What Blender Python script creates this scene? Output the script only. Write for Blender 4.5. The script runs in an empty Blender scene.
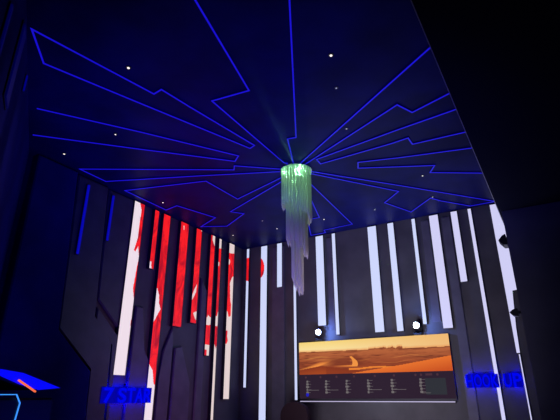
import bpy, bmesh, math, random
from mathutils import Vector, Matrix
C = bpy.context.scene.collection
random.seed(7)

# ------------------------------------------------ camera
cam_data = bpy.data.cameras.new('camera')
cam_data.sensor_width = 36.0
cam_data.lens = 464.545 / 560.0 * 36.0
cam_data.clip_start = 0.05
camera = bpy.data.objects.new('camera', cam_data)
C.objects.link(camera)
camera.matrix_world = Matrix.Translation((0, 0, 1.6)) @ Matrix((
    (0.8610012, 0.1912062, 0.4712931),
    (0.5086023, -0.3221449, -0.7984650),
    (-0.0008468, 0.9271800, -0.3746151))).to_4x4()
bpy.context.scene.camera = camera

# ------------------------------------------------ world, exposure
world = bpy.data.worlds.new('night'); bpy.context.scene.world = world
world.use_nodes = True
bg = world.node_tree.nodes['Background']
bg.inputs[0].default_value = (0.02, 0.02, 1.0, 1); bg.inputs[1].default_value = 0.03
vs = bpy.context.scene.view_settings
vs.view_transform = 'Standard'; vs.look = 'None'; vs.gamma = 1.0; vs.exposure = 0.0
vs.use_curve_mapping = False
bpy.context.scene.cycles.max_bounces = 6
bpy.context.scene.cycles.sample_clamp_indirect = 3.0

def lamp(name, kind, loc, color, power, target=None, radius=0.15, angle=90, blend=0.8):
    d = bpy.data.lights.new(name, kind); d.color = color; d.energy = power
    if kind in ('POINT', 'SPOT'): d.shadow_soft_size = radius
    if kind == 'SPOT': d.spot_size = math.radians(angle); d.spot_blend = blend
    if kind == 'AREA': d.shape = 'DISK'; d.size = radius
    o = bpy.data.objects.new(name, d); C.objects.link(o); o.location = loc
    if target is not None:
        o.rotation_euler = (Vector(target) - Vector(loc)).to_track_quat('-Z', 'Y').to_euler()
    return o
# added fill spots, no fixtures: blue on ceiling and left, violet on strip walls
lamp('blue_fill_light', 'SPOT', (-3.0, 3.2, 0.6), (0.0, 0.0, 1.0), 560, (-3.3, 5.2, 5), 0.3, 96, 1.0)
lamp('blue_fill_light', 'SPOT', (-4.0, 2.6, 0.4), (0.0, 0.0, 1.0), 200, (-6.38, 4.2, 3.0), 0.2, 110, 1.0)
lamp('violet_fill_light', 'SPOT', (-3.0, 4.6, 0.4), (0.86, 0.78, 1.0), 500, (-3.2, 9.03, 2.6), 0.9, 76, 0.8)
lamp('violet_fill_light', 'SPOT', (-3.2, 6.2, 0.4), (0.85, 0.30, 0.85), 105, (-6.38, 6.9, 2.5), 0.3, 80, 0.9)
lamp('red_fill_light', 'SPOT', (-5.3, 6.8, 3.2), (1.0, 0.03, 0.35), 14, (-5.4, 6.5, 5.0), 0.3, 130, 1.0)
lamp('violet_fill_light', 'SPOT', (-3.3, 8.3, 0.4), (0.7, 0.8, 1.0), 420, (-2.8, 7.9, 5.0), 0.3, 80, 1.0)
lamp('pale_fill_light', 'SPOT', (-2.0, 3.6, 0.5), (1.0, 0.82, 0.92), 185, (-3.156, 5.85, 3.55), 0.25, 24, 1.0)  # added fill to brighten the lower chandelier rods
lamp('blue_fill_light', 'SPOT', (-4.2, 3.6, 0.5), (0.0, 0.0, 1.0), 60, (-5.4, 2.85, 3.4), 0.2, 90, 1.0)
lamp('green_fill_light', 'SPOT', (-1.7, 3.3, 4.55), (0.38, 1.0, 0.56), 110, (-3.156, 5.85, 4.56), 0.05, 20, 1.0)  # added green fill for the front rods, no such fixture

# ------------------------------------------------ measured positions in metres
CEIL_LED = [(1,
  [(-3.942, 1.845), (-3.709, 3.035), (-3.67, 3.238), (-3.53, 3.219), (-3.476, 3.665), (-3.307, 4.878), (-3.412, 4.917), (-3.968, 3.25),
   (-4.304, 2.221)]),
 (0, [(-5.159, 2.706), (-4.458, 3.769), (-3.688, 5.017), (-3.837, 5.133), (-4.913, 4.011), (-5.795, 3.068)]),
 (0, [(-3.359, 5.723), (-3.931, 5.251), (-4.019, 5.36), (-6.12, 4.085), (-6.132, 4.61), (-4.628, 5.251), (-3.388, 5.804)]),
 (0,
  [(-3.495, 5.987), (-4.657, 6.354), (-4.671, 5.459), (-6.144, 5.034), (-6.166, 6.084), (-5.833, 6.028), (-5.596, 6.905), (-6.192, 7.171),
   (-5.696, 7.429), (-4.973, 7.019), (-5.14, 6.796), (-3.572, 6.119)]),
 (0, [(-2.315, 2.402), (-2.648, 3.764), (-3.158, 3.706), (-3.21, 5.562), (-3.099, 5.667), (-2.806, 4.964), (-2.683, 4.99), (-1.573, 2.841)]),
 (0, [(-0.611, 4.121), (-2.985, 5.695), (-2.952, 5.773), (-1.222, 4.946), (-1.108, 5.209), (-0.6, 5.033)]),
 (0, [(-0.596, 5.422), (-1.359, 5.516), (-2.724, 5.718), (-2.736, 5.882), (-1.605, 5.838), (-1.334, 5.805), (-1.331, 6.01), (-0.601, 6.055)]),
 (0, [(-0.582, 6.571), (-1.605, 6.314), (-2.213, 6.134), (-2.287, 6.318), (-1.216, 6.846), (-1.339, 7.061), (-0.588, 7.531)]),
 (0,
  [(-2.981, 6.037), (-2.649, 6.437), (-1.909, 7.304), (-0.597, 8.893), (-1.039, 8.891), (-1.471, 8.336), (-1.591, 8.114), (-2.095, 8.622),
   (-2.389, 7.902), (-2.005, 7.528), (-3.019, 6.111)]),
 (0, [(-3.205, 6.475), (-3.354, 8.677), (-4.03, 8.714), (-4.072, 8.88), (-4.432, 8.88), (-4.043, 7.959), (-3.779, 7.97), (-3.523, 7.119)])]
DOTS = [(-3.573, 2.75, 1), (-1.555, 3.71, 1), (-1.739, 4.258, 0.3), (-4.809, 3.652, 0.45), (-5.91, 3.646, 0.8), (-1.989, 5.152, 0.25), (-1.479, 7.135, 0.5),
 (-5.965, 5.791, 0.8), (-2.673, 8.157, 0.4), (-3.752, 8.132, 0.45), (-4.871, 8.124, 0.45), (-5.953, 8.001, 0.45), (-1.552, 8.105, 0.3),
 (-4.887, 7.559, 0.25)]
BACK = [(-6.24, -6.176, 4.97, 1.808), (-5.828, -5.66, 4.97, 0.15), (-5.381, -5.255, 4.97, 3.932), (-4.952, -4.895, 4.97, 1.556),
 (-4.371, -4.191, 4.97, 2.999), (-3.971, -3.898, 4.97, 2.794), (-3.138, -2.954, 4.97, 2.786), (-2.699, -2.578, 4.97, 2.777),
 (-2.194, -2.129, 4.97, 2.873), (-1.84, -1.673, 4.97, 2.771), (-1.423, -1.308, 4.97, 3.582), (-1.107, -1.05, 4.968, 0.15)]
LEFT = [(5.428, 5.666, 4.97, 1.943), (5.947, 6.049, 4.97, 3.818), (6.186, 6.364, 4.97, 0.15), (6.686, 6.914, 4.97, 2.866), (7.177, 7.341, 4.97, 2.988),
 (7.669, 7.806, 4.969, 2.398), (7.972, 8.046, 4.965, 0.15), (8.357, 8.549, 4.968, 1.576)]
LBLUE = [(4.37, 4.4, 4.854, 3.674), (4.92, 4.949, 4.885, 4.057)]
RED = [[(1,
   [(5.519, 5.059), (5.773, 5.154), (5.72, 4.292), (5.67, 3.955), (5.625, 4.141), (5.572, 4.037), (5.539, 4.052), (5.594, 4.314), (5.59, 4.604),
    (5.606, 4.828)]),
  (1, [(5.658, 3.86), (5.709, 3.872), (5.678, 3.146), (5.619, 3.381)]), (1, [(5.654, 2.835), (5.759, 2.917), (5.74, 2.315), (5.679, 2.505)])],
 [(1, [(5.751, 5.314), (6.277, 5.52), (6.231, 3.744), (5.861, 3.665)]),
  (0, [(5.872, 3.93), (5.985, 3.948), (5.987, 3.862), (6.017, 3.793), (5.872, 3.76)])],
 [(1, [(6.007, 5.414), (6.563, 5.632), (6.501, 1.728), (6.332, 1.824), (6.276, 2.052), (6.163, 2.163), (5.966, 2.152)]),
  (0, [(6.125, 3.477), (6.195, 3.49), (6.263, 3.353), (6.27, 3.225), (6.33, 3.123), (6.271, 3.024), (6.219, 2.926), (6.178, 2.859), (6.1, 2.858)])],
 [(1, [(6.36, 5.329), (7.21, 5.643), (7.191, 2.745), (6.504, 2.674)]), (0, [(6.762, 4.893), (6.789, 4.901), (6.787, 4.812), (6.768, 4.818)])],
 [(1, [(6.89, 5.525), (7.62, 5.794), (7.649, 2.793), (6.905, 2.716)]),
  (0, [(7.297, 3.783), (7.283, 3.614), (7.218, 3.49), (7.137, 3.385), (7.163, 3.511), (7.225, 3.655)]),
  (0, [(7.235, 3.18), (7.352, 3.237), (7.372, 3.04), (7.313, 3.072)]), (0, [(7.307, 4.994), (7.36, 5.01), (7.357, 4.895)])],
 [(1, [(7.42, 5.24), (7.724, 5.003), (7.722, 4.861), (7.803, 4.744), (8.185, 4.799), (7.814, 3.159), (7.709, 3.207), (7.681, 3.151), (7.552, 3.144)]),
  (1, [(7.473, 2.973), (7.96, 3.032), (7.927, 2.619), (7.509, 2.603)]), (1, [(7.519, 2.507), (7.734, 2.504), (7.735, 2.387), (7.534, 2.354)])],
 [(1, [(7.822, 4.69), (8.185, 4.787), (8.126, 3.591), (8.013, 3.228), (7.777, 3.196)]),
  (0, [(7.953, 4.411), (8.0, 4.422), (7.996, 4.329), (7.953, 4.319)]),
  (1, [(7.861, 2.999), (8.204, 3.041), (8.058, 2.672), (8.027, 2.547), (7.975, 2.644), (7.891, 2.656)])],
 [(1,
   [(8.007, 4.657), (8.783, 4.801), (8.65, 4.264), (8.505, 4.186), (8.429, 4.03), (8.466, 3.648), (8.507, 3.542), (8.501, 3.296), (8.428, 3.264),
    (8.375, 3.388), (8.176, 3.402)]),
  (0, [(8.316, 4.569), (8.385, 4.574), (8.405, 4.519), (8.382, 4.454), (8.286, 4.443)]),
  (1, [(8.21, 2.957), (8.412, 2.958), (8.405, 2.851), (8.434, 2.748), (8.384, 2.68), (8.232, 2.667)])]]
REDB = {0: [[(-6.444, 4.78), (-6.089, 4.727), (-6.074, 4.161), (-6.422, 4.204)]],
 1: [[(-5.887, 4.71), (-5.847, 4.695), (-5.81, 4.664), (-5.777, 4.618), (-5.752, 4.561), (-5.736, 4.497), (-5.73, 4.431), (-5.735, 4.366),
      (-5.749, 4.307), (-5.772, 4.258), (-5.802, 4.222), (-5.838, 4.201), (-5.877, 4.197)]]}
CH = (-3.156, 5.851)
# ------------------------------------------------ materials
def mat(name, base=(0.1, 0.1, 0.1), rough=0.5, metal=0.0, emis=None, strength=0.0, spec=0.5, noise=0.0, scale=3.0):
    m = bpy.data.materials.new(name); m.use_nodes = True
    nt = m.node_tree; b = nt.nodes['Principled BSDF']
    b.inputs['Base Color'].default_value = (*base, 1)
    b.inputs['Roughness'].default_value = rough; b.inputs['Metallic'].default_value = metal
    b.inputs['Specular IOR Level'].default_value = spec
    if emis:
        b.inputs['Emission Color'].default_value = (*emis, 1); b.inputs['Emission Strength'].default_value = strength
    if noise:
        tc = nt.nodes.new('ShaderNodeTexCoord'); nz = nt.nodes.new('ShaderNodeTexNoise')
        nz.inputs['Scale'].default_value = scale; nz.inputs['Detail'].default_value = 4
        nt.links.new(tc.outputs['Object'], nz.inputs['Vector'])
        r = nt.nodes.new('ShaderNodeValToRGB')
        r.color_ramp.elements[0].position = 0.35; r.color_ramp.elements[1].position = 0.7
        r.color_ramp.elements[0].color = (*[c*(1-noise) for c in base], 1)
        r.color_ramp.elements[1].color = (*[c*(1+noise) for c in base], 1)
        nt.links.new(nz.outputs['Fac'], r.inputs[0]); nt.links.new(r.outputs[0], b.inputs['Base Color'])
    return m
M_ceiling = mat('navy_satin_paint', (0.0045, 0.0055, 0.070), 0.5, spec=0.08, noise=0.35, scale=1.3)
M_navy = mat('navy_wall_paint', (0.012, 0.012, 0.17), 0.8, spec=0.05, noise=0.2, scale=2)
M_right = mat('slate_wall_paint', (0.10, 0.10, 0.16), 0.6, noise=0.2, scale=1.5)
M_wall = mat('dark_wall_paint', (0.085, 0.08, 0.09), 0.55, noise=0.2, scale=2)
M_panel = mat('charcoal_panel', (0.085, 0.085, 0.105), 0.42, noise=0.15, scale=4)
M_slab = mat('slate_panel', (0.11, 0.10, 0.135), 0.5, noise=0.15, scale=4)
M_floor = mat('dark_floor', (0.03, 0.03, 0.035), 0.3, noise=0.3, scale=2)
M_soffit = mat('black_soffit', (0.010, 0.009, 0.022), 0.8, spec=0.05)
M_black = mat('black_metal', (0.01, 0.01, 0.011), 0.45)
M_housing = mat('strip_housing', (0.03, 0.03, 0.035), 0.5)
M_edge = mat('aluminium_edge', (0.45, 0.42, 0.42), 0.4, 0.3)
M_chrome = mat('mirror_chrome', (0.7, 0.7, 0.72), 0.15, 1.0)
M_blue = mat('blue_led', (0.01, 0.01, 0.05), 0.6, emis=(0.008, 0.004, 0.58), strength=1.0)
M_bluedim = mat('blue_led_dim', (0.01, 0.01, 0.05), 0.6, emis=(0.001, 0.001, 0.36), strength=1.0)
M_bluehalf = mat('blue_led_half', (0.01, 0.01, 0.05), 0.6, emis=(0.0, 0.0, 0.2), strength=1.0)
M_bluefaint = mat('blue_led_faint', (0.01, 0.01, 0.05), 0.6, emis=(0.0, 0.0, 0.045), strength=1.0)
M_bluepanel = mat('blue_light_panel', (0.01, 0.01, 0.05), 0.6, emis=(0.001, 0.002, 0.95), strength=1.0)
M_letter = mat('blue_letter_face', (0.0, 0.0, 0.05), 0.8, spec=0.0, emis=(0.0, 0.002, 0.82), strength=1.0)
M_letterside = mat('blue_letter_side', (0.02, 0.02, 0.3), 0.5, emis=(0.0, 0.0, 0.45), strength=1.0)
M_orange = mat('orange_led', (0.2, 0.05, 0.01), 0.6, emis=(1.0, 0.16, 0.03), strength=1.0)
M_cyan = mat('cyan_neon', (0.02, 0.1, 0.2), 0.6, emis=(0.05, 0.32, 0.95), strength=1.0)
M_warmled = mat('warm_white_screen', (0.05, 0.05, 0.05), 0.6, emis=(0.85, 0.72, 0.80), strength=1.0)
M_cream = mat('cream_white_screen', (0.05, 0.05, 0.05), 0.6, emis=(0.76, 0.62, 0.60), strength=1.0)
M_coolled = mat('cool_white_screen', (0.05, 0.05, 0.05), 0.6, emis=(0.60, 0.66, 0.95), strength=1.0)
M_coolviolet = mat('violet_white_screen', (0.05, 0.05, 0.05), 0.6, emis=(0.62, 0.61, 0.90), strength=1.0)
M_barled = mat('pale_bar_led', (0.05, 0.05, 0.05), 0.6, emis=(0.5, 0.45, 0.68), strength=1.0)
M_lens = mat('spotlight_lens', (0.5, 0.5, 0.5), 0.3, emis=(0.85, 0.95, 1.0), strength=6.0)
M_down = mat('downlight_lens', (0.5, 0.5, 0.5), 0.3, emis=(1.0, 0.9, 0.75), strength=1.2)
M_downdim = mat('downlight_lens_dim', (0.5, 0.5, 0.5), 0.3, emis=(0.7, 0.7, 0.8), strength=0.5)
M_leather = mat('dark_maroon_upholstery', (0.028, 0.013, 0.018), 0.6, spec=0.2)
M_glyph = mat('grey_screen_text', (0.0, 0.0, 0.0), 0.9, spec=0.0, emis=(0.16, 0.14, 0.145), strength=1.0)
M_glyphdim = mat('dim_screen_icon', (0.0, 0.0, 0.0), 0.9, spec=0.0, emis=(0.07, 0.03, 0.045), strength=1.0)
M_glyphblue = mat('blue_screen_icon', (0.03, 0.03, 0.03), 0.6, emis=(0.01, 0.01, 0.5), strength=1.0)
M_glyphgreen = mat('green_screen_box', (0.0, 0.0, 0.0), 0.9, spec=0.0, emis=(0.03, 0.032, 0.042), strength=1.0)
M_menu = mat('dark_menu_screen', (0.004, 0.003, 0.004), 0.9, spec=0.0, emis=(0.026, 0.014, 0.028), strength=1.0)
M_lobby = mat('smoked_glass', (0.02, 0.02, 0.025), 0.2)

M_red = bpy.data.materials.new('red_screen_artwork'); M_red.use_nodes = True
nt = M_red.node_tree; b = nt.nodes['Principled BSDF']
b.inputs['Base Color'].default_value = (0.05, 0, 0, 1); b.inputs['Roughness'].default_value = 0.6
tc = nt.nodes.new('ShaderNodeTexCoord'); mp = nt.nodes.new('ShaderNodeMapping'); mp.inputs['Scale'].default_value = (1, 2.2, 0.9)
nz = nt.nodes.new('ShaderNodeTexNoise'); nz.inputs['Scale'].default_value = 2.2; nz.inputs['Detail'].default_value = 5; nz.inputs['Distortion'].default_value = 1.2
cr = nt.nodes.new('ShaderNodeValToRGB'); cr.color_ramp.elements[0].position = 0.38; cr.color_ramp.elements[1].position = 0.56
cr.color_ramp.elements[0].color = (0.42, 0.003, 0.014, 1); cr.color_ramp.elements[1].color = (0.95, 0.012, 0.015, 1)
nt.links.new(tc.outputs['Object'], mp.inputs[0]); nt.links.new(mp.outputs[0], nz.inputs['Vector'])
nt.links.new(nz.outputs['Fac'], cr.inputs[0]); nt.links.new(cr.outputs[0], b.inputs['Emission Color'])
b.inputs['Emission Strength'].default_value = 1.0

# acrylic rods: let light through and scatter it
M_rod = bpy.data.materials.new('frosted_acrylic_rod'); M_rod.use_nodes = True
nt = M_rod.node_tree; b = nt.nodes['Principled BSDF']
b.inputs['Base Color'].default_value = (0.72, 0.67, 0.60, 1); b.inputs['Roughness'].default_value = 0.5; b.inputs['Specular IOR Level'].default_value = 0.25
tr = nt.nodes.new('ShaderNodeBsdfTranslucent'); tr.inputs['Color'].default_value = (0.86, 0.84, 0.74, 1)
tp = nt.nodes.new('ShaderNodeBsdfTransparent')
mx = nt.nodes.new('ShaderNodeMixShader'); mx.inputs[0].default_value = 0.6
mx2 = nt.nodes.new('ShaderNodeMixShader'); mx2.inputs[0].default_value = 0.04
out = nt.nodes['Material Output']
nt.links.new(b.outputs[0], mx.inputs[1]); nt.links.new(tr.outputs[0], mx.inputs[2])
nt.links.new(mx.outputs[0], mx2.inputs[1]); nt.links.new(tp.outputs[0], mx2.inputs[2]); nt.links.new(mx2.outputs[0], out.inputs[0])

# picture shown on the wide screen, stored per face corner
M_picture = bpy.data.materials.new('screen_picture'); M_picture.use_nodes = True
nt = M_picture.node_tree; b = nt.nodes['Principled BSDF']; b.inputs['Base Color'].default_value = (0.0, 0.0, 0.0, 1); b.inputs['Specular IOR Level'].default_value = 0.0
at = nt.nodes.new('ShaderNodeAttribute'); at.attribute_name = 'picture'
nt.links.new(at.outputs['Color'], b.inputs['Emission Color']); b.inputs['Emission Strength'].default_value = 1.0

# ------------------------------------------------ helpers
def obj(name, bm, mats, parent=None, loc=None):
    me = bpy.data.meshes.new(name); bmesh.ops.recalc_face_normals(bm, faces=bm.faces); bm.to_mesh(me); bm.free()
    for m in (mats if isinstance(mats, (list, tuple)) else [mats]): me.materials.append(m)
    o = bpy.data.objects.new(name, me); C.objects.link(o)
    if parent: o.parent = parent
    if loc: o.location = loc
    return o
def structure(name, bm, m):
    o = obj(name, bm, m); o['kind'] = 'structure'; return o
def thing(name, label, cat, loc=(0, 0, 0), rotz=0, group=None):
    o = bpy.data.objects.new(name, None); C.objects.link(o); o.empty_display_size = 0.1
    o.location = loc; o.rotation_euler = (0, 0, rotz); o['label'] = label; o['category'] = cat
    if group: o['group'] = group
    return o
def tag(o, label, cat, group=None):
    o['label'] = label; o['category'] = cat
    if group: o['group'] = group
    return o
GROUPS = {'light_strip': 'vertical light strips on the walls', 'downlight': 'tiny ceiling downlights', 'wall_panel': 'dark faceted wall panels',
          'ceiling_light_outline': 'blue light outlines on the ceiling', 'wall_light_bar': 'blue wall light bars',
          'stage_spotlight': 'spotlights above the screen', 'letter_sign': 'blue letter signs'}
def box(bm, x0, x1, y0, y1, z0, z1, bevel=0.0):
    r = bmesh.ops.create_cube(bm, size=1.0)
    for v in r['verts']:
        v.co = Vector(((x0+x1)/2 + v.co.x*(x1-x0), (y0+y1)/2 + v.co.y*(y1-y0), (z0+z1)/2 + v.co.z*(z1-z0)))
    if bevel:
        es = list({e for v in r['verts'] for e in v.link_edges})
        bmesh.ops.bevel(bm, geom=es, offset=bevel, segments=2, affect='EDGES')
    return bm
def newbox(*a, **k): return box(bmesh.new(), *a, **k)
def prism(bm, pts, vec):
    """polygon (3-D points) pushed along vec"""
    a = [bm.verts.new(p) for p in pts]; b = [bm.verts.new(Vector(p)+Vector(vec)) for p in pts]
    bm.faces.new(a); bm.faces.new(b[::-1])
    n = len(pts)
    for i in range(n): bm.faces.new((a[i], b[i], b[(i+1) % n], a[(i+1) % n]))
    return bm
def cyl(bm, c, r, h, axis='Z', n=24, r2=None):
    """axis-aligned cylinder/cone from c along +axis with height h"""
    res = bmesh.ops.create_cone(bm, cap_ends=True, segments=n, radius1=r, radius2=r if r2 is None else r2, depth=h)
    rot = {'Z': Matrix(), 'X': Matrix.Rotation(math.pi/2, 4, 'Y'), 'Y': Matrix.Rotation(-math.pi/2, 4, 'X')}[axis]
    off = {'Z': Vector((0, 0, h/2)), 'X': Vector((h/2, 0, 0)), 'Y': Vector((0, h/2, 0))}[axis]
    for v in res['verts']: v.co = rot @ v.co + off + Vector(c)
    return bm
def ribbon(path, w, closed=False):
    """mitred outline offset of a 2-D path, returns (left, right) lists"""
    n = len(path); L = []; R = []
    for i in range(n):
        p = Vector(path[i])
        a = Vector(path[i-1]) if (i > 0 or closed) else None
        c = Vector(path[(i+1) % n]) if (i < n-1 or closed) else None
        d1 = (p-a).normalized() if a is not None else None; d2 = (c-p).normalized() if c is not None else None
        if d1 is None: d1 = d2
        if d2 is None: d2 = d1
        n1 = Vector((-d1.y, d1.x)); n2 = Vector((-d2.y, d2.x)); m = (n1+n2)
        if m.length < 1e-4: m = n1.copy()
        m.normalize(); k = w/2/max(0.35, m.dot(n1))
        L.append(p+m*k); R.append(p-m*k)
    return L, R
def ribbon_mesh(path, w, h, place, closed=False):
    """solid ribbon; place(u, v, t) puts the 2-D point and the thickness into the room"""
    L, R = ribbon(path, w, closed); bm = bmesh.new()
    rings = [[bm.verts.new(place(q.x, q.y, t)) for q, t in ((l, 0), (r, 0), (r, h), (l, h))] for l, r in zip(L, R)]
    n = len(rings)
    for i in range(n if closed else n-1):
        a, b = rings[i], rings[(i+1) % n]
        for k in range(4): bm.faces.new((a[k], a[(k+1) % 4], b[(k+1) % 4], b[k]))
    if not closed: bm.faces.new(rings[0]); bm.faces.new(rings[-1][::-1])
    return bm
def inside(y, z, poly):
    r = False; j = len(poly)-1
    for i in range(len(poly)):
        (a, b), (c, d) = poly[i], poly[j]
        if (b > z) != (d > z) and y < (c-a)*(z-b)/(d-b)+a: r = not r
        j = i
    return r

XL, YB, ZC = -6.38, 9.03, 5.0        # left wall, back wall, ceiling height
XS, ZS = -0.507, 4.45                # edge and underside of the lower ceiling on the right

# ------------------------------------------------ the room
structure('floor', newbox(-6.6, 8.2, -3.0, 9.3, -0.1, 0.0), M_floor)
structure('ceiling', newbox(-6.6, XS+0.12, -3.0, 9.3, ZC, ZC+0.12), M_ceiling)
structure('ceiling', newbox(XS, 8.2, -3.0, 9.3, ZS, ZC+0.12), M_soffit)
structure('wall_back', newbox(XL-0.2, XS+0.4, YB, YB+0.2, 0, ZC), M_wall)
structure('wall_left', newbox(XL-0.2, XL, 3.2, YB, 0, ZC), M_wall)
structure('wall_right', newbox(-0.47, 8.0, 8.0, YB, 0, ZS), M_right)
structure('wall_front_left', prism(bmesh.new(), [(-6.60, 3.534, 0), (-2.90, 1.108, 0), (-4.60, -0.30, 0), (-6.60, -0.30, 0)], (0, 0, ZC)), M_navy)
structure('wall_near_left', newbox(-4.8, -4.6, -3.0, -0.30, 0, ZC), M_navy)
structure('trim_1', newbox(XS-0.008, XS, 2.2, YB, ZS-0.004, ZS+0.02), M_edge)

# faceted panels on the left wall
def panel(name, pts, th, m, label, cat='wall panel', group=None):
    bm = prism(bmesh.new(), [(XL+0.002, y, z) for y, z in pts], (th, 0, 0))
    es = [e for e in bm.edges if all(v.co.x > XL+th*0.9 for v in e.verts)]
    bmesh.ops.bevel(bm, geom=es, offset=min(0.02, th*0.4), segments=1, affect='EDGES')
    return tag(obj(name, bm, m), label, cat, group)
panel('wall_panel', [(3.46, 4.985), (4.14, 4.985), (4.25, 2.5), (4.93, 1.97), (5.0, 0.1), (3.46, 0.1)], 0.16, M_navy,
      'nearest dark angular wall panel with a diagonal step, behind the blue lit hood')
panel('wall_panel', [(4.20, 4.985), (4.80, 4.985), (4.88, 2.78), (5.30, 2.45), (5.40, 0.1), (5.06, 0.1), (4.99, 2.02), (4.31, 2.54)], 0.10, M_panel,
      'dark zigzag wall panel that carries the longer blue light bar')
panel('wall_panel', [(4.86, 4.985), (5.43, 4.985), (5.45, 2.66), (4.95, 3.08)], 0.05, M_panel,
      'dark wall panel with slanted foot, carrying the shorter blue light bar')
panel('wall_panel', [(4.96, 2.95), (5.46, 2.53), (5.47, 0.1), (5.45, 0.1), (5.36, 2.40), (4.95, 2.74)], 0.07, M_panel,
      'narrow bent dark wall panel left of the broad white and red strip')
panel('wall_panel', [(5.77, 0.1), (5.77, 3.1), (5.94, 3.1), (6.04, 2.36), (6.235, 2.17), (6.235, 0.1)], 0.05, M_slab,
      'slate wall panel with chamfered shoulder behind the end of the blue STAR lettering')
panel('wall_panel', [(6.47, 0.1), (6.47, 1.9), (6.53, 2.4), (6.74, 2.88), (6.76, 2.6), (6.76, 0.1)], 0.05, M_slab,
      'slate wall panel with pointed top between two red strips')
panel('wall_panel', [(6.81, 0.1), (6.81, 2.48), (7.0, 2.52), (7.30, 1.87), (7.33, 0.1)], 0.07, M_slab,
      'slate wall panel sloping down to the right below the two short red strips')
panel('wall_panel', [(7.49, 0.1), (7.48, 3.95), (7.70, 3.68), (7.71, 0.1)], 0.05, M_slab,
      'tall slate wall panel with slanted top left of the thin red and white strips')
for (x0, x1, z0, z1, lab) in [
    (-5.52, -5.2, 0.1, 4.9, 'dark vertical panel right of the tall unbroken white strip'),
    (-4.12, -3.98, 2.9, 4.9, 'narrow dark vertical panel between the strips above the left spotlight'),
    (-2.02, -1.86, 2.9, 4.9, 'narrow dark vertical panel above the right spotlight'),
    (-1.62, -1.45, 0.1, 4.9, 'dark vertical panel right of the wide screen')]:
    bm = newbox(x0, x1, YB-0.035, YB-0.001, z0, z1, bevel=0.01)
    tag(obj('wall_panel', bm, M_slab), lab, 'wall panel')

# ------------------------------------------------ LED outlines on the ceiling
ceil_labels = [
 'closed blue light outline shaped like a long arrow at upper left of ceiling',
 'long narrow blue light hairpin running left below the big arrow outline',
 'blue light outline with a sharp point at left, running straight into the chandelier',
 'large jagged blue light outline on the ceiling above the red strips',
 'blue light line pair running up over the camera, with a sharp zigzag each',
 'upper right blue light outline, V opening to the dark ceiling edge',
 'second blue light outline from the top on the right, lower line notched',
 'blunt blue light outline on the right starting well away from the chandelier',
 'blue light outline pointing into the far right corner of the ceiling',
 'blue light outline right behind the chandelier with a stepped lower end']
for (closed, pts), lab in zip(CEIL_LED, ceil_labels):
    if not closed:
        # let the runs that stop at the lower ceiling or leave the frame carry on a little
        pts = [Vector(p) for p in pts]
        if 'camera' in lab:
            pts[0] += (pts[0]-pts[1])*0.4; pts[-1] += (pts[-1]-pts[-2])*0.35
    t = thing('ceiling_light_outline', lab, 'LED light', (pts[0][0], pts[0][1], ZC))
    ox, oy = pts[0][0], pts[0][1]
    loc = [(p[0]-ox, p[1]-oy) for p in pts]
    obj('channel', ribbon_mesh(loc, 0.024, 0.010, lambda u, v, h: (u, v, -0.0005-h), bool(closed)), M_ceiling, t)
    obj('light_line', ribbon_mesh(loc, 0.0175, 0.008, lambda u, v, h: (u, v, -0.0105-h), bool(closed)), M_blue, t)

# ------------------------------------------------ vertical strips, left wall
def grid_face(bm, y0, y1, z0, z1, x, reds, ny, dz):
    nzr = max(2, int((z1-z0)/dz))
    V = [[bm.verts.new((x, y0+(y1-y0)*i/ny, z0+(z1-z0)*k/nzr)) for i in range(ny+1)] for k in range(nzr+1)]
    for k in range(nzr):
        for i in range(ny):
            f = bm.faces.new((V[k][i], V[k][i+1], V[k+1][i+1], V[k+1][i]))
            cy = y0+(y1-y0)*(i+.5)/ny; cz = z0+(z1-z0)*(k+.5)/nzr; r = 0
            for flag, poly in reds:
                if inside(cy, cz, poly): r = flag
            f.material_index = r
left_labels = [
 'broad white strip at left with red dripping down its right side',
 'short all-red strip, second from the left wall end',
 'long red strip with white patches, running down behind the STAR lettering',
 'broad short red strip in the middle of the left wall',
 'short red strip with a small white patch near its foot',
 'narrow red strip with white and red blotches at its foot',
 'hair-thin long strip, red above and white below, nearest the room corner but one',
 'strip next to the room corner, white head, red splash and white foot']
for i, ((y0, y1, zt, zb), lab) in enumerate(zip(LEFT, left_labels)):
    t = thing('light_strip', lab, 'light strip', (XL, (y0+y1)/2, zb))
    zt -= 0.0
    obj('housing', newbox(0.0, 0.075, -(y1-y0)/2-0.006, (y1-y0)/2+0.006, -0.006, zt-zb+0.006), M_housing, t)
    bm = bmesh.new(); grid_face(bm, y0, y1, zb, zt, 0.0, RED[i], max(4, int((y1-y0)/0.009)), 0.014)
    for v in bm.verts: v.co.y -= (y0+y1)/2; v.co.z -= zb; v.co.x = 0.0765
    obj('light_panel', bm, [M_warmled if i < 3 else M_cream, M_red], t)
for (y0, y1, zt, zb), lab, th in zip(LBLUE, ['longer vertical blue light bar on the dark left wall', 'shorter vertical blue light bar left of the white strip'], (0.10, 0.05)):
    t = thing('wall_light_bar', lab, 'light bar', (XL+th+0.003, (y0+y1)/2, zb)); h = zt-zb
    obj('housing', newbox(0, 0.02, -0.03, 0.03, -0.01, h+0.01), M_black, t)
    obj('light_tube', newbox(0.02, 0.045, -0.022, 0.022, 0, h, bevel=0.006), M_bluedim, t)
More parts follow.
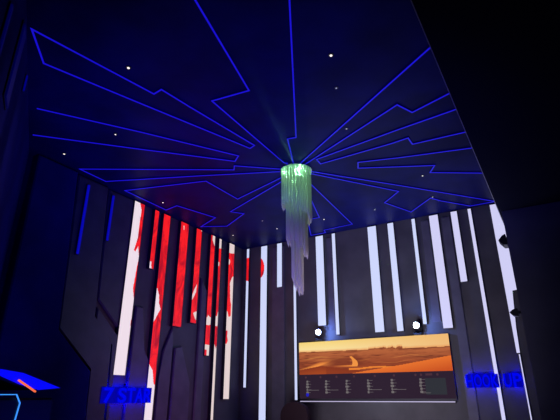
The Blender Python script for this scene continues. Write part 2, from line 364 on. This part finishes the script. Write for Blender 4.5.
for (bx, by, zt, zb, w, m, lab) in [
    (-3.158, 1.277, 4.385, 3.3, 0.03, M_bluefaint, 'blue light bar nearest the camera at the upper left edge'),
    (-3.808, 1.703, 4.80, 4.0, 0.10, M_bluefaint, 'faint blue light bar on the near left wall'),
    (-4.494, 2.154, 4.86, 4.66, 0.012, M_bluehalf, 'very short blue light bar on the near left wall')]:
    t = thing('wall_light_bar', lab, 'light bar', (bx, by, zb), math.atan2(-1.60, 2.44))
    obj('housing', newbox(-w*1.3, w*1.3, 0.003, 0.014, -0.01, zt-zb+0.01), M_black, t)
    obj('light_tube', newbox(-w, w, 0.014, 0.03, 0, zt-zb, bevel=0.004), m, t)

# ------------------------------------------------ vertical strips, back wall
back_labels = [
 'narrow white strip right beside the room corner, ending above the floor',
 'tall wide white strip left of the screen with a red half disc near its top',
 'short white strip left of the chandelier, ending high up',
 'thin tall white strip hidden at its top by the chandelier, beside the screen',
 'wide white strip ending just above the left spotlight',
 'thin white strip right of the one above the left spotlight',
 'wide white strip above the middle of the screen',
 'medium white strip left of the right spotlight',
 'thin white strip ending just above the right spotlight',
 'wide white strip above the right end of the screen',
 'medium white strip that stops short, right of the screen strips',
 'thin very long white strip passing behind the K of the HOOK UP lettering']
for i, ((x0, x1, zt, zb), lab) in enumerate(zip(BACK, back_labels)):
    cx = (x0+x1)/2; t = thing('light_strip', lab, 'light strip', (cx, YB, zb))
    obj('housing', newbox(x0-cx-0.006, x1-cx+0.006, -0.045, 0.0, -0.006, zt-zb+0.006), M_housing, t)
    if i in REDB:
        bm = bmesh.new(); grid_face(bm, x0, x1, zb, zt, 0, [(1, p) for p in REDB[i]], max(4, int((x1-x0)/0.009)), 0.014)
        for v in bm.verts: v.co = Vector((v.co.y-cx, -0.0465, v.co.z-zb))
        obj('light_panel', bm, [M_coolled, M_red], t)
    else:
        obj('light_panel', newbox(x0-cx, x1-cx, -0.0475, -0.0455, 0, zt-zb), M_coolled if i < 9 else M_coolviolet, t)
t = thing('light_strip', 'widest white strip at the far right corner, narrowing downwards', 'light strip', (-0.71, YB, 2.29))
pts = [(0, 0), (0, 2.68), (0.20, 2.68), (0.20, 1.05), (0.112, 1.04), (0.062, 0.42), (0.048, 0)]
obj('housing', prism(bmesh.new(), [(x-0.004, 0, z) for x, z in pts], (0, -0.04, 0)), M_housing, t)
obj('light_panel', prism(bmesh.new(), [(x, -0.0405, z) for x, z in pts], (0, -0.002, 0)), M_coolviolet, t)
t = thing('light_strip', 'hair-thin white strip right of the HOOK UP lettering, at the dark wall edge', 'light strip', (-0.675, YB, 0.15))
obj('housing', newbox(-0.014, 0.014, -0.04, 0, -0.004, 2.13), M_housing, t)
obj('light_panel', newbox(-0.009, 0.009, -0.042, -0.0405, 0, 2.12), M_coolviolet, t)

# ------------------------------------------------ wide screen
X0, X1, Z0, Z1 = -4.835, -1.771, 2.0384, 2.6764
sc = thing('display_screen', 'wide glowing screen on the back wall showing orange desert dunes', 'screen', ((X0+X1)/2, YB+0.065, Z0-0.49))
W = X1-X0; H = Z1-Z0
obj('cabinet', newbox(-W/2-0.004, W/2+0.004, -0.115, -0.066, 0.0, H+0.49+0.004), M_housing, sc)
def lerp(a, b, t): t = max(0, min(1, t)); return tuple(x+(y-x)*t for x, y in zip(a, b))
def hn(x, y, s):
    n = math.sin(x*12.9898+y*78.233+s*37.7)*43758.5453; return n-math.floor(n)
def vn(x, y, s=0):
    i, j = math.floor(x), math.floor(y); u, v = x-i, y-j; u = u*u*(3-2*u); v = v*v*(3-2*v)
    return (hn(i, j, s)*(1-u)+hn(i+1, j, s)*u)*(1-v)+(hn(i, j+1, s)*(1-u)+hn(i+1, j+1, s)*u)*v
def dunes(u, v):
    """u 0..1 left to right, v 0..1 top to bottom, linear colour"""
    bump = (0.055*vn(u*90, 3)+0.015) if 0.50 < u < 0.72 else 0.012*vn(u*50, 1)
    hor = 0.31 + 0.05*u - bump
    if v < hor:
        c = lerp((0.92, 0.66, 0.20), (0.95, 0.74, 0.33), v/hor*1.3)
        c = lerp(c, (0.85, 0.44, 0.17), (u-0.25)*1.1)
        return lerp(c, (0.80, 0.30, 0.09), (v-hor+0.07)/0.09)
    k = (v-hor)/(1-hor)
    c = lerp((0.50, 0.14, 0.05), (0.30, 0.06, 0.025), k*1.6)
    if k < 0.08: c = lerp((0.33, 0.09, 0.035), c, k/0.08)
    n = vn(u*10+v*3, v*26, 1)*0.6+vn(u*34, v*60, 2)*0.4
    c = lerp(c, (0.15, 0.03, 0.018), (n-0.45)*2.2)
    # long lit crests running up to the right
    for (a0, s, w0, u0, u1, cc) in ((0.86, -0.75, 0.075, 0.0, 0.27, (0.86, 0.27, 0.06)), (0.66, -0.42, 0.035, 0.10, 0.35, (0.72, 0.24, 0.06)),
                               (0.52, -0.10, 0.03, 0.02, 0.25, (0.75, 0.28, 0.07)), (0.80, -0.42, 0.02, 0.33, 0.52, (0.78, 0.24, 0.05)),
                               (0.60, -0.06, 0.018, 0.62, 0.9, (0.75, 0.25, 0.07)), (0.80, -0.14, 0.02, 0.5, 0.8, (0.66, 0.18, 0.05))):
        dd = abs(v-(a0+s*(u-0.0)*1.0+0.02*math.sin(u*31)))
        if u0 < u < u1 and dd < w0: c = lerp(c, cc, 0.55*(1-dd/w0)*min(1, (u-u0)*14, (u1-u)*14))
    dd = v-(0.93-1.35*u)
    if u < 0.24 and v > hor+0.08 and -0.09 < dd < 0.03: c = lerp((0.90, 0.28, 0.055), c, abs(dd)/0.10 + max(0, u-0.16)*9)
    if 0.18 < u < 0.37 and 0.50 < v < 0.74: c = lerp(c, (0.20, 0.04, 0.02), min(0.75, (u-0.18)*8, (v-0.50)*12))
    # curved bright ridge left of the middle
    rx = 0.375+0.03*math.sin((v-0.50)*8)
    if 0.50 < v < 0.80:
        wv = 0.008+0.05*(v-0.5)
        if abs(u-rx) < wv: c = (0.88, 0.30, 0.06)
        elif rx < u < rx+0.10 and v < 0.78: c = lerp((0.20, 0.04, 0.02), c, (u-rx)/0.10)
    if 0.755 < v < 0.80 and 0.25 < u < 0.38: c = lerp(c, (0.78, 0.23, 0.045), (u-0.25)*8)
    # dark dune foot at lower left
    if 0.0 < u < 0.56:
        f = 0.755+(0.9*(0.17-u)**1.2 if u < 0.17 else 0.62*(u-0.17)**1.0)
        if v > f: c = lerp((0.24, 0.038, 0.016), (0.46, 0.08, 0.018), (v-f)*3.0 if u < 0.2 else (v-f)*1.0)
    # bright dune rising to the right
    f = 0.97-(u-0.42)*0.60 - 0.10*max(0, u-0.7)
    if u > 0.36:
        f0 = 0.83+0.02*math.sin(u*20)
        if f0 < v < f0+0.05 and u < 0.75: c = (0.82, 0.22, 0.035)
        if v > f: c = lerp((0.80, 0.17, 0.03), (0.60, 0.09, 0.018), (v-f)*3)
    return c
bm = bmesh.new(); NX, NZ = 300, 70
col = bm.loops.layers.float_color.new('picture')
V = [[bm.verts.new((-W/2+W*i/NX, -0.1165, 0.49+H*k/NZ)) for i in range(NX+1)] for k in range(NZ+1)]
for k in range(NZ):
    for i in range(NX):
        f = bm.faces.new((V[k][i], V[k][i+1], V[k+1][i+1], V[k+1][i]))
        c = dunes((i+.5)/NX, 1-(k+.5)/NZ)
        for l in f.loops: l[col] = (*c, 1)
obj('picture_panel', bm, M_picture, sc)
mn = obj('menu_panel', newbox(-W/2, W/2, -0.118, -0.1155, 0.035, 0.488), M_menu, sc)
mn['label'] = 'dark lower part of the screen with faint grey text columns'
def gx(px): return (px-299.6)/(452.2-299.6)*W - W/2      # picture columns given along the screen width
for k, cx in enumerate((308.5, 329.5, 351.5, 373.5, 396.5, 423)):
    x = gx(cx); gl = bmesh.new()
    box(gl, x-0.004, x+0.004, -0.1205, -0.1185, 0.125, 0.37)
    for j in range(5):
        z = 0.355-j*0.052; w = 0.022+0.013*((j*7+k*3) % 3)/2
        box(gl, x-w*0.8, x+w*(0.4 if (j+k) % 4 == 3 else 1.0), -0.1205, -0.1185, z-0.018, z+0.018)
        box(gl, x, x+0.07+0.02*((j+k) % 2), -0.1203, -0.1187, z-0.003, z+0.003)
    if k != 2: box(gl, x, x+(0.26 if k < 5 else 0.16), -0.1204, -0.1186, 0.187 if k < 5 else 0.125, 0.194 if k < 5 else 0.132)
    obj('text_column', gl, M_glyph, mn)
for cx in (307, 323.5, 341, 359.5, 380.5, 399, 419, 424, 438.5):
    obj('screen_icon', cyl(bmesh.new(), (gx(cx), -0.1205, 0.435), 0.022, 0.002, 'Y', 8), M_glyphdim, mn)
obj('screen_icon', newbox(gx(429)-0.02, gx(429)+0.10, -0.1205, -0.1185, 0.42, 0.455), M_glyphdim, mn)
g = cyl(bmesh.new(), (gx(308.5), -0.1206, 0.105), 0.035, 0.002, 'Y', 10)
obj('blue_icon', g, M_glyphblue, mn)
g = bmesh.new(); box(g, gx(427), gx(445), -0.1203, -0.1184, 0.10, 0.375)
obj('preview_box', g, M_glyphgreen, mn)
t = thing('light_bar', 'thin pale horizontal light bar under the wide screen', 'light bar', (-3.306, YB-0.055, 1.529))
obj('housing', newbox(-1.52, 1.52, -0.01, 0.054, -0.012, 0.008), M_black, t)
obj('light_tube', newbox(-1.51, 1.51, -0.022, -0.0105, -0.006, 0.010, bevel=0.003), M_barled, t)

# ------------------------------------------------ spotlights above the screen
def spotlight(loc, lab, yaw, brackets=True):
    t = thing('stage_spotlight', lab, 'spotlight', loc, yaw)
    obj('base', newbox(-0.07, 0.07, 0.0, 0.10, -0.165, -0.135, bevel=0.006), M_black, t)
    y = bmesh.new()
    prism(y, [(-0.076, 0.02, -0.134), (0.076, 0.02, -0.134), (0.076, 0.02, 0.02), (0.062, 0.02, 0.02), (0.062, 0.02, -0.12), (-0.062, 0.02, -0.12), (-0.062, 0.02, 0.02), (-0.076, 0.02, 0.02)], (0, 0.04, 0))
    obj('yoke', y, M_black, t)
    b = bmesh.new(); cyl(b, (0, -0.045, 0), 0.060, 0.13, 'Y', 28); cyl(b, (0, 0.085, 0), 0.060, 0.03, 'Y', 28, 0.03)
    obj('lamp_head', b, M_black, t)
    l = cyl(bmesh.new(), (0, -0.049, 0), 0.056, 0.003, 'Y', 28)
    obj('lens', l, M_lens, t)
    lamp('glare_fill', 'POINT', (0, -0.08, 0), (0.16, 0.30, 1.0), 24, None, 0.03).parent = t  # added blue point lamp standing in for the glare halo
    lamp('spotlight_beam', 'SPOT', (loc[0], loc[1]-0.08, loc[2]), (0.9, 0.75, 0.95), 220, (-3.156, 5.85, 3.3), 0.05, 16, 1.0)
spotlight((-4.335, YB-0.13, 2.852), 'bright white spotlight above the left end of the screen', 0.45)
spotlight((-2.305, YB-0.13, 2.842), 'bright white spotlight above the right half of the screen', 0.25)

# ------------------------------------------------ lettering
def letters(name, label, text, loc, rotz, spans, h, depth):
    """spans: (letter, x0, x1) along the sign"""
    t = thing(name, label, 'sign', loc, rotz)
    for ch, a, b in spans:
        cu = bpy.data.curves.new('letter', 'FONT'); cu.body = ch; cu.size = 1.0; cu.extrude = 0.5; cu.offset = 0.028
        tmp = bpy.data.objects.new('letter', cu); C.objects.link(tmp); bpy.context.view_layer.update()
        me = bpy.data.meshes.new_from_object(tmp.evaluated_get(bpy.context.evaluated_depsgraph_get()))
        C.objects.unlink(tmp); bpy.data.objects.remove(tmp)
        xs = [v.co.x for v in me.vertices]; ys = [v.co.y for v in me.vertices]
        for v in me.vertices:
            x = (v.co.x-min(xs))/(max(xs)-min(xs)); z = (v.co.y-min(ys))/(max(ys)-min(ys)); q = v.co.z
            v.co = Vector((a+(b-a)*x, -q*depth, z*h))
        me.materials.clear(); me.materials.append(M_letter); me.materials.append(M_letterside)
        for p in me.polygons: p.material_index = 0 if abs(p.normal.y) > 0.9 else 1
        o = bpy.data.objects.new('letter', me); C.objects.link(o); o.parent = t
    return t
s7 = letters('letter_sign', 'blue glowing lettering reading 7 STAR on the left wall', '7 STAR', (XL+0.13, 5.235, 1.525), math.pi/2,
        [('7', 0.0, 0.20), ('S', 0.28, 0.455), ('T', 0.46, 0.64), ('A', 0.64, 0.82), ('R', 0.83, 1.01)], 0.225, 0.03)
hk = letters('letter_sign', 'blue glowing lettering reading HOOK UP at the right end of back wall', 'HOOK UP', (-1.56, YB-0.13, 1.755), 0,
        [('H', 0.0, 0.115), ('O', 0.13, 0.25), ('O', 0.262, 0.382), ('K', 0.395, 0.51), ('U', 0.59, 0.71), ('P', 0.73, 0.86)], 0.21, 0.03)
def rail(parent, x0, x1, zs):
    bm = bmesh.new()
    for z in zs: box(bm, x0, x1, 0.020, 0.030, z-0.006, z+0.006)
    for x in (x0+0.03, x1-0.14):
        for z in zs: box(bm, x-0.008, x+0.008, 0.024, 0.128, z-0.008, z+0.008)
    obj('mounting_rail', bm, M_black, parent)
M_halo = mat('blue_halo_glow', (0.0, 0.0, 0.12), 0.6, spec=0.1, emis=(0.0, 0.0, 0.30), strength=1.0)  # glowing plates added in place of the blue halo between letters
obj('halo_plate', newbox(-0.03, 1.03, 0.0155, 0.0195, -0.005, 0.235), M_halo, s7)
obj('halo_plate', newbox(0.0, 0.51, 0.0155, 0.0195, -0.002, 0.212), M_halo, hk)
obj('halo_plate', newbox(0.59, 0.86, 0.0155, 0.0195, -0.002, 0.212), M_halo, hk)
rail(s7, 0.0, 0.96, (0.06, 0.18)); rail(hk, 0.0, 0.51, (0.05, 0.16)); rail(hk, 0.615, 0.85, (0.05, 0.16))
for x in (0.1, 0.38, 0.66, 0.9): lamp('letter_backlight', 'POINT', (x, 0.06, 0.12), (0.0, 0.0, 1.0), 16, None, 0.03).parent = s7
for x in (0.08, 0.4, 0.72): lamp('letter_backlight', 'POINT', (x, 0.06, 0.105), (0.0, 0.0, 1.0), 12, None, 0.03).parent = hk

# ------------------------------------------------ chandelier
chx, chy = CH
ch = thing('chandelier', 'tiered chandelier of hanging frosted rods lit green from its top', 'chandelier', (chx, chy, ZC))
bm = cyl(bmesh.new(), (0, 0, -0.045), 0.255, 0.043, 'Z', 48)
obj('ceiling_plate', bm, M_chrome, ch)
right = Vector((0.861, 0.509))
def rod(x, y, ln, r):
    bm = bmesh.new(); n = 8
    top = [bm.verts.new((x+r*math.cos(2*math.pi*k/n), y+r*math.sin(2*math.pi*k/n), -0.047)) for k in range(n)]
    lowr = [bm.verts.new((x+r*math.cos(2*math.pi*k/n), y+r*math.sin(2*math.pi*k/n), -ln+0.05)) for k in range(n)]
    tip = bm.verts.new((x+r*0.3, y, -ln-0.02))
    for k in range(n):
        bm.faces.new((top[k], lowr[k], lowr[(k+1) % n], top[(k+1) % n])); bm.faces.new((lowr[k], tip, lowr[(k+1) % n]))
    bm.faces.new(top)
    for f in bm.faces: f.smooth = len(f.verts) == 4
    obj('rod', bm, M_rod, ch)
for R, n, z0, z1, rr in ((0.218, 30, 4.36, 4.10, 0.021), (0.148, 20, 3.78, 3.52, 0.021), (0.072, 10, 3.16, 2.99, 0.02), (0.02, 2, 3.02, 2.97, 0.018)):
    for k in range(n):
        a = 2*math.pi*(k+0.3*random.random())/n; x, y = R*math.cos(a), R*math.sin(a)
        s = (x*right.x+y*right.y)/R*0.5+0.5
        z = z0+(z1-z0)*s+random.uniform(-0.06, 0.06)
        rod(x, y, ZC-z, rr)
for k in range(8):
    a = 2*math.pi*k/8; bm = bmesh.new(); cyl(bm, (0.187*math.cos(a), 0.187*math.sin(a), -0.055), 0.014, 0.009, 'Z', 12)
    obj('lamp_socket', bm, M_chrome, ch)
for k in range(4):
    a = math.pi/4+math.pi/2*k
    lamp('chandelier_lamp', 'POINT', (0.187*math.cos(a), 0.187*math.sin(a), -0.10), (0.32, 1.0, 0.52), 40.0, None, 0.03).parent = ch

for k in range(3):
    a = 0.5+2*math.pi/3*k
    lamp('chandelier_lamp', 'POINT', (0.046*math.cos(a), 0.046*math.sin(a), -0.34), (0.34, 1.0, 0.52), 34.0, None, 0.02).parent = ch  # extra lamps hidden among the rods, added to carry the green lower

# ------------------------------------------------ ceiling downlights
dl = [ 'right of the big arrow outline', 'brightest, right of the zigzag line', 'small faint one below the brightest', 'between hairpin lines at left',
 'near the left edge of the ceiling', 'faint one right above the chandelier', 'beside the blunt outline at right', 'above the red strips',
 'above the middle of the wide gap in the strips', 'inside the outline right of the chandelier', 'left of the chandelier, lower one', 'above the room corner',
 'on the corner outline at right', 'left of the chandelier, faint one']
for (x, y, s), lab in zip(DOTS, dl):
    t = thing('downlight', 'tiny ceiling downlight, ' + lab, 'downlight', (x, y, ZC))
    r = 0.010 + 0.010*s
    bm = bmesh.new(); cyl(bm, (0, 0, -0.008), r+0.012, 0.0075, 'Z', 20); obj('trim_ring', bm, M_black, t)
    bm = bmesh.new(); cyl(bm, (0, 0, -0.012), r*0.75, 0.0038, 'Z', 16); obj('lens', bm, M_down if s > 0.42 else M_downdim, t)

# ------------------------------------------------ hooded booth at lower left
bt = thing('booth', 'dark booth at lower left under a blue lit angular hood with orange bar', 'booth', (-4.4, 3.0, 0))
def P(y, z, x=0.0): return (x, y-3.0, z)
obj('body', newbox(-0.9, -0.03, -1.1, 0.13, 0.0, 1.60, bevel=0.02), M_black, bt)
hood = prism(bmesh.new(), [P(1.9, 1.86), P(2.51, 1.841), P(2.732, 1.816), P(3.147, 1.691), P(2.914, 1.67), P(2.705, 1.719), P(2.523, 1.782), P(1.9, 1.79)], (-0.85, 0, 0))
obj('hood', hood, M_black, bt)
obj('blue_light_panel', prism(bmesh.new(), [P(1.9, 1.86, 0.004), P(2.51, 1.841, 0.004), P(2.732, 1.816, 0.004), P(3.147, 1.691, 0.004), P(2.914, 1.67, 0.004), P(2.705, 1.719, 0.004), P(2.523, 1.782, 0.004), P(1.9, 1.79, 0.004)], (0.006, 0, 0)), M_bluepanel, bt)
ol = ribbon_mesh([(2.69-3, 1.752), (2.877-3, 1.654)], 0.013, 0.02, lambda u, v, h: (0.012+h, u, v))
obj('orange_light_bar', ol, M_orange, bt)
post = bmesh.new(); box(post, -0.85, -0.75, -1.05, -0.95, 1.58, 1.80); box(post, -0.85, -0.75, -0.15, -0.05, 1.58, 1.70)
obj('post', post, M_black, bt)
obj('neon_outline', ribbon_mesh([(2.0-3, 1.622), (2.725-3, 1.629), (2.772-3, 1.557), (2.755-3, 1.40), (2.755-3, 0.9), (2.0-3, 0.9)], 0.008, 0.012, lambda u, v, h: (-0.028+h, u, v), True), M_cyan, bt)

# ------------------------------------------------ high-backed seat below the screen
st = thing('high_back_chair', 'dark rounded high chair back below the left end of the screen', 'chair', (-4.515, 8.2, 0))
bk = bmesh.new(); prof = []
for k in range(25):
    a = math.pi*k/24; prof.append((0.285*math.cos(a)*(1 if True else 1), 1.26+0.265*math.sin(a)**0.8 if math.sin(a) > 0 else 1.26))
prof += [(-0.27, 0.5), (0.27, 0.5)]
prism(bk, [(x, -0.06, z) for x, z in prof], (0, 0.12, 0))
bmesh.ops.bevel(bk, geom=[e for e in bk.edges if abs(e.verts[0].co.y-e.verts[1].co.y) < 1e-5], offset=0.03, segments=3, affect='EDGES')
obj('backrest', bk, M_leather, st)
obj('seat', newbox(-0.27, 0.27, 0.05, 0.55, 0.40, 0.52, bevel=0.03), M_leather, st)
for sx in (-0.22, 0.22):
    for sy in (0.0, 0.48): obj('leg', cyl(bmesh.new(), (sx, sy, 0), 0.018, 0.42, 'Z', 12), M_black, st)
    obj('armrest', newbox(sx*1.25-0.03, sx*1.25+0.03, 0.05, 0.45, 0.66, 0.70, bevel=0.01), M_black, st)

# ------------------------------------------------ fixtures on the dark right wall
t = thing('wall_speaker', 'black angular loudspeaker on the dark right wall, near its top', 'loudspeaker', (-0.47, 8.4, 4.05))
obj('bracket', newbox(-0.05, 0.0, -0.03, 0.03, -0.03, 0.03), M_black, t)
b = bmesh.new(); prism(b, [(-0.03, -0.12, 0.10), (-0.08, -0.12, 0.08), (-0.150, -0.12, 0.005), (-0.085, -0.12, -0.085), (-0.03, -0.12, -0.09)], (0, 0.24, 0))
obj('cabinet', b, M_black, t)
t = thing('wall_lamp', 'small black lamp on the dark right wall below the loudspeaker', 'wall lamp', (-0.47, 8.4, 2.86))
obj('bracket', newbox(-0.07, 0.0, -0.02, 0.02, -0.02, 0.02), M_black, t)
b = bmesh.new(); prism(b, [(-0.06, -0.07, 0.06), (-0.13, -0.07, 0.045), (-0.185, -0.07, 0.005), (-0.14, -0.07, -0.05), (-0.06, -0.07, -0.07)], (0, 0.14, 0))
obj('lamp_head', b, M_black, t)

for o in C.objects:
    if o.parent is None and 'category' in o:
        kind = o.name.split('.')[0]
        if kind in GROUPS: o['group'] = GROUPS[kind]
